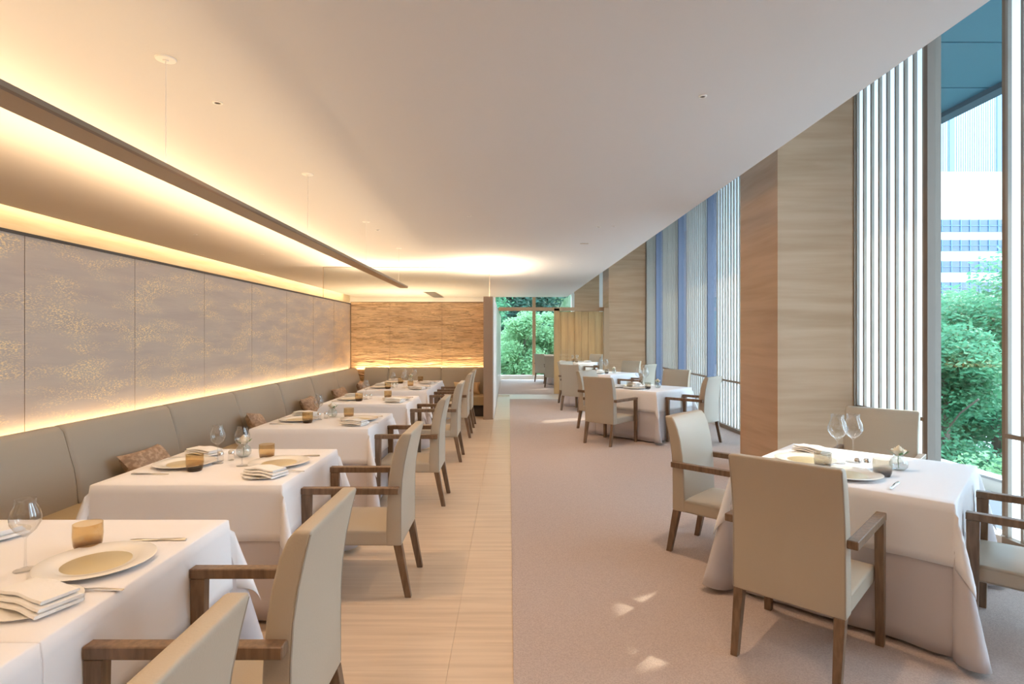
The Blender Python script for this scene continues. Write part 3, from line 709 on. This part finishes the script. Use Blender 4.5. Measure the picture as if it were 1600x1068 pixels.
def setting(cx, cy, rot, side, who, spec, dx=0.0):
    """place setting of one guest; local +x points at the guest, offsets from the table centre. spec: set of letters"""
    c, s = math.cos(rot), math.sin(rot)
    def at(x, y): return (cx + c * x - s * y, cy + s * x + c * y, TT)
    def lab(t): return '%s on the %s of %s' % (t, side, who)
    if 'p' in spec: P_plate.place(at(.25 + dx, .02), rot, lab('white dinner plate with gold centre'), 'dinner plates')
    if 'n' in spec:
        p = at(.285 + dx, -.255); P_side.place(p, rot, lab('small white side plate under a napkin'), 'side plates')
        P_nap.place((p[0], p[1], TT + .006), rot + R(-22), lab('folded white napkin'), 'folded napkins')
    if 't' in spec: P_tum.place(at(.12 + dx, .155), rot, lab('amber glass tumbler'), 'amber tumblers')
    if 's' in spec: P_smo.place(at(.12 + dx, .155), rot, lab('smoky glass tumbler with dark foot'), 'smoky tumblers')
    if 'w' in spec: P_wine.place(at(.085, -.02), rot, lab('stemmed wine glass'), 'wine glasses')
    if 'k' in spec: P_knife.place(at(.31 + dx, .24), rot, lab('steel table knife'), 'table knives')
    if 'f' in spec: P_fork.place(at(.37 + dx, -.165), rot, lab('steel fork'), 'forks')
specs = {0: ('p', 'p'), 1: ('pntwkf', 'pntk'), 2: ('pntwkf', 'pntwkf'), 3: ('pntkf', 'pntwkf'), 4: ('pntkf', 'pntwkf'), 5: ('pntwkf', 'pntwkf'), 6: ('pntwkf', 'pntwkf')}
for k, (y, who, dr) in enumerate(LT):
    a, b = specs[k]
    if k == 0: continue
    setting(LX, y - .02, 0, 'aisle side', who, a, .03); setting(LX, y + .0, math.pi, 'banquette side', who, b)
for k, dx in ((2, 0), (3, 0), (6, 0)):
    y, who, _ = LT[k]
    P_vase.place((LX - .02, y + .20, TT), k, 'little glass vase with a cream rose on %s' % who, 'rose vases')
for k in (2, 3, 4, 5):
    y, who, _ = LT[k]
    P_shk.place((LX - .10, y + .08, TT), 0, 'steel-capped shaker, left of the pair on %s' % who, 'shakers')
    P_shk.place((LX - .05, y + .11, TT), 0, 'steel-capped shaker, right of the pair on %s' % who, 'shakers')
# window tables
for k, (x, y, who) in enumerate(RT):
    if k == 3:
        setting(x, y, ROT - R(90), 'near side', who, 'pntw'); setting(x, y, ROT + R(90), 'far side', who, 'pntw'); continue
    setting(x, y, ROT - R(90), 'viewer side', who, 'psk' if k == 0 else 'pskn')
    setting(x, y, ROT + R(180), 'aisle side', who, 'pns')
    def loc(a, b):
        p = Vector((x, y)) + e1 * a + e2 * b; return (p.x, p.y, TT)
    P_vase.place(loc(.19, .10), 2, 'little glass vase with a cream rose on %s' % who, 'rose vases')
    P_shk.place(loc(.02, -.02), 0, 'steel-capped shaker nearer the aisle on %s' % who, 'shakers')
    P_shk.place(loc(.06, .0), 0, 'steel-capped shaker nearer the rose vase on %s' % who, 'shakers')
    P_flu.place(loc(-.10, .06), 0, 'tall wine glass nearer the aisle on %s' % who, 'wine glasses')
    P_flu.place(loc(-.04, .15), 0, 'second tall wine glass nearer the windows on %s' % who, 'wine glasses')

# ------------------------------------------------------------------ pendant light and ceiling fittings
pz0, pz1 = 2.22, 2.252
pd = empty('linear_pendant', (-1.70, 0, 2.22)); tag(pd, 'long slim bronze pendant bar lighting the ceiling above the banquette tables', 'pendant lamp')
child(boxo('channel', -1.765, -1.635, -1.2, 9.12, pz0, pz0 + .012, m_pend), pd)
child(boxo('side_rail', -1.765, -1.755, -1.2, 9.12, pz0 + .012, pz1, m_dark), pd)
child(boxo('side_rail', -1.645, -1.635, -1.2, 9.12, pz0 + .012, pz1, m_bronze), pd)
child(boxo('end_cap', -1.765, -1.635, 9.12, 9.128, pz0, pz1, m_dark), pd)
for y in (0.8, 2.79, 4.76, 6.71, 8.70):
    bm = bmesh.new(); tube(bm, [(0, 0, 0), (0, 0, CZ - pz1 - .01)], .0022, 6)
    w = finish('wire', bm, m_white); w.location = (-1.70, y, pz1); child(w, pd)
    bm = bmesh.new(); lathe(bm, [(0, -.014), (.012, -.014), (.014, -.008), (.045, -.006), (.048, 0), (0, 0)], 24)
    w = finish('ceiling_rose', bm, m_white, None, 40); w.location = (-1.70, y, CZ); child(w, pd)
def cpt(px, py, z=CZ):
    d = (z - H) * F / (527 - py); return ((px - 795) / F * d, d)
for px, py, lab, r in ((340, 160, 'small round ceiling spot beside the pendant', .028), (1098, 150, 'small dark ceiling spot nearest the windows', .022), (935, 354, 'small ceiling spot far along the window side', .03),
                       (590, 359, 'tiny ceiling spot close to the pendant end', .03), (305, 366, 'small ceiling spot left of the pendant', .03), (410, 397, 'ceiling spot farther left of the pendant', .03)):
    x, y = cpt(px, py)
    t = empty('ceiling_spot', (x, y, CZ)); tag(t, lab, 'ceiling light', 'ceiling spots')
    bm = bmesh.new(); lathe(bm, [(r * .6, -.001), (r * .65, -.006), (r, -.005), (r * 1.05, 0)], 20); finish('ring', bm, m_white, t, 40)
    bm = bmesh.new(); lathe(bm, [(0, -.002), (r * .62, -.002)], 16); finish('lens', bm, m_dark, t)
for k, (x, y) in enumerate(SPOTS[1:6]):  # rings for some of the added fill spots
    if k in (0, 3): continue
    t = empty('ceiling_spot', (x, y, CZ)); tag(t, ('', 'added recessed ceiling spot over the aisle side of the second window table', 'added recessed ceiling spot over the third window table', '', 'added recessed ceiling spot above the aisle')[k], 'ceiling light', 'ceiling spots')
    bm = bmesh.new(); lathe(bm, [(.017, -.001), (.018, -.004), (.026, -.003), (.027, 0)], 20); finish('ring', bm, m_white, t, 40)
for px, py, lab in ((913, 380, 'slim ceiling air slot on the window side'),):
    x, y = cpt(px, py); o = boxo('air_vent', x - .06, x + .06, y - .02, y + .02, CZ - .004, CZ + .001, m_steel); tag(o, lab, 'air vent')
x, y = cpt(682, 462); t = empty('air_vent', (x, y, CZ)); tag(t, 'long dark air slot in the ceiling beyond the glass screen', 'air vent')
boxo('vent_slot', -.16, .16, -1.6, 1.2, -.012, -.002, m_dark, t); boxo('vent_frame', -.19, .19, -1.65, 1.25, -.006, .0, m_bronze, t)
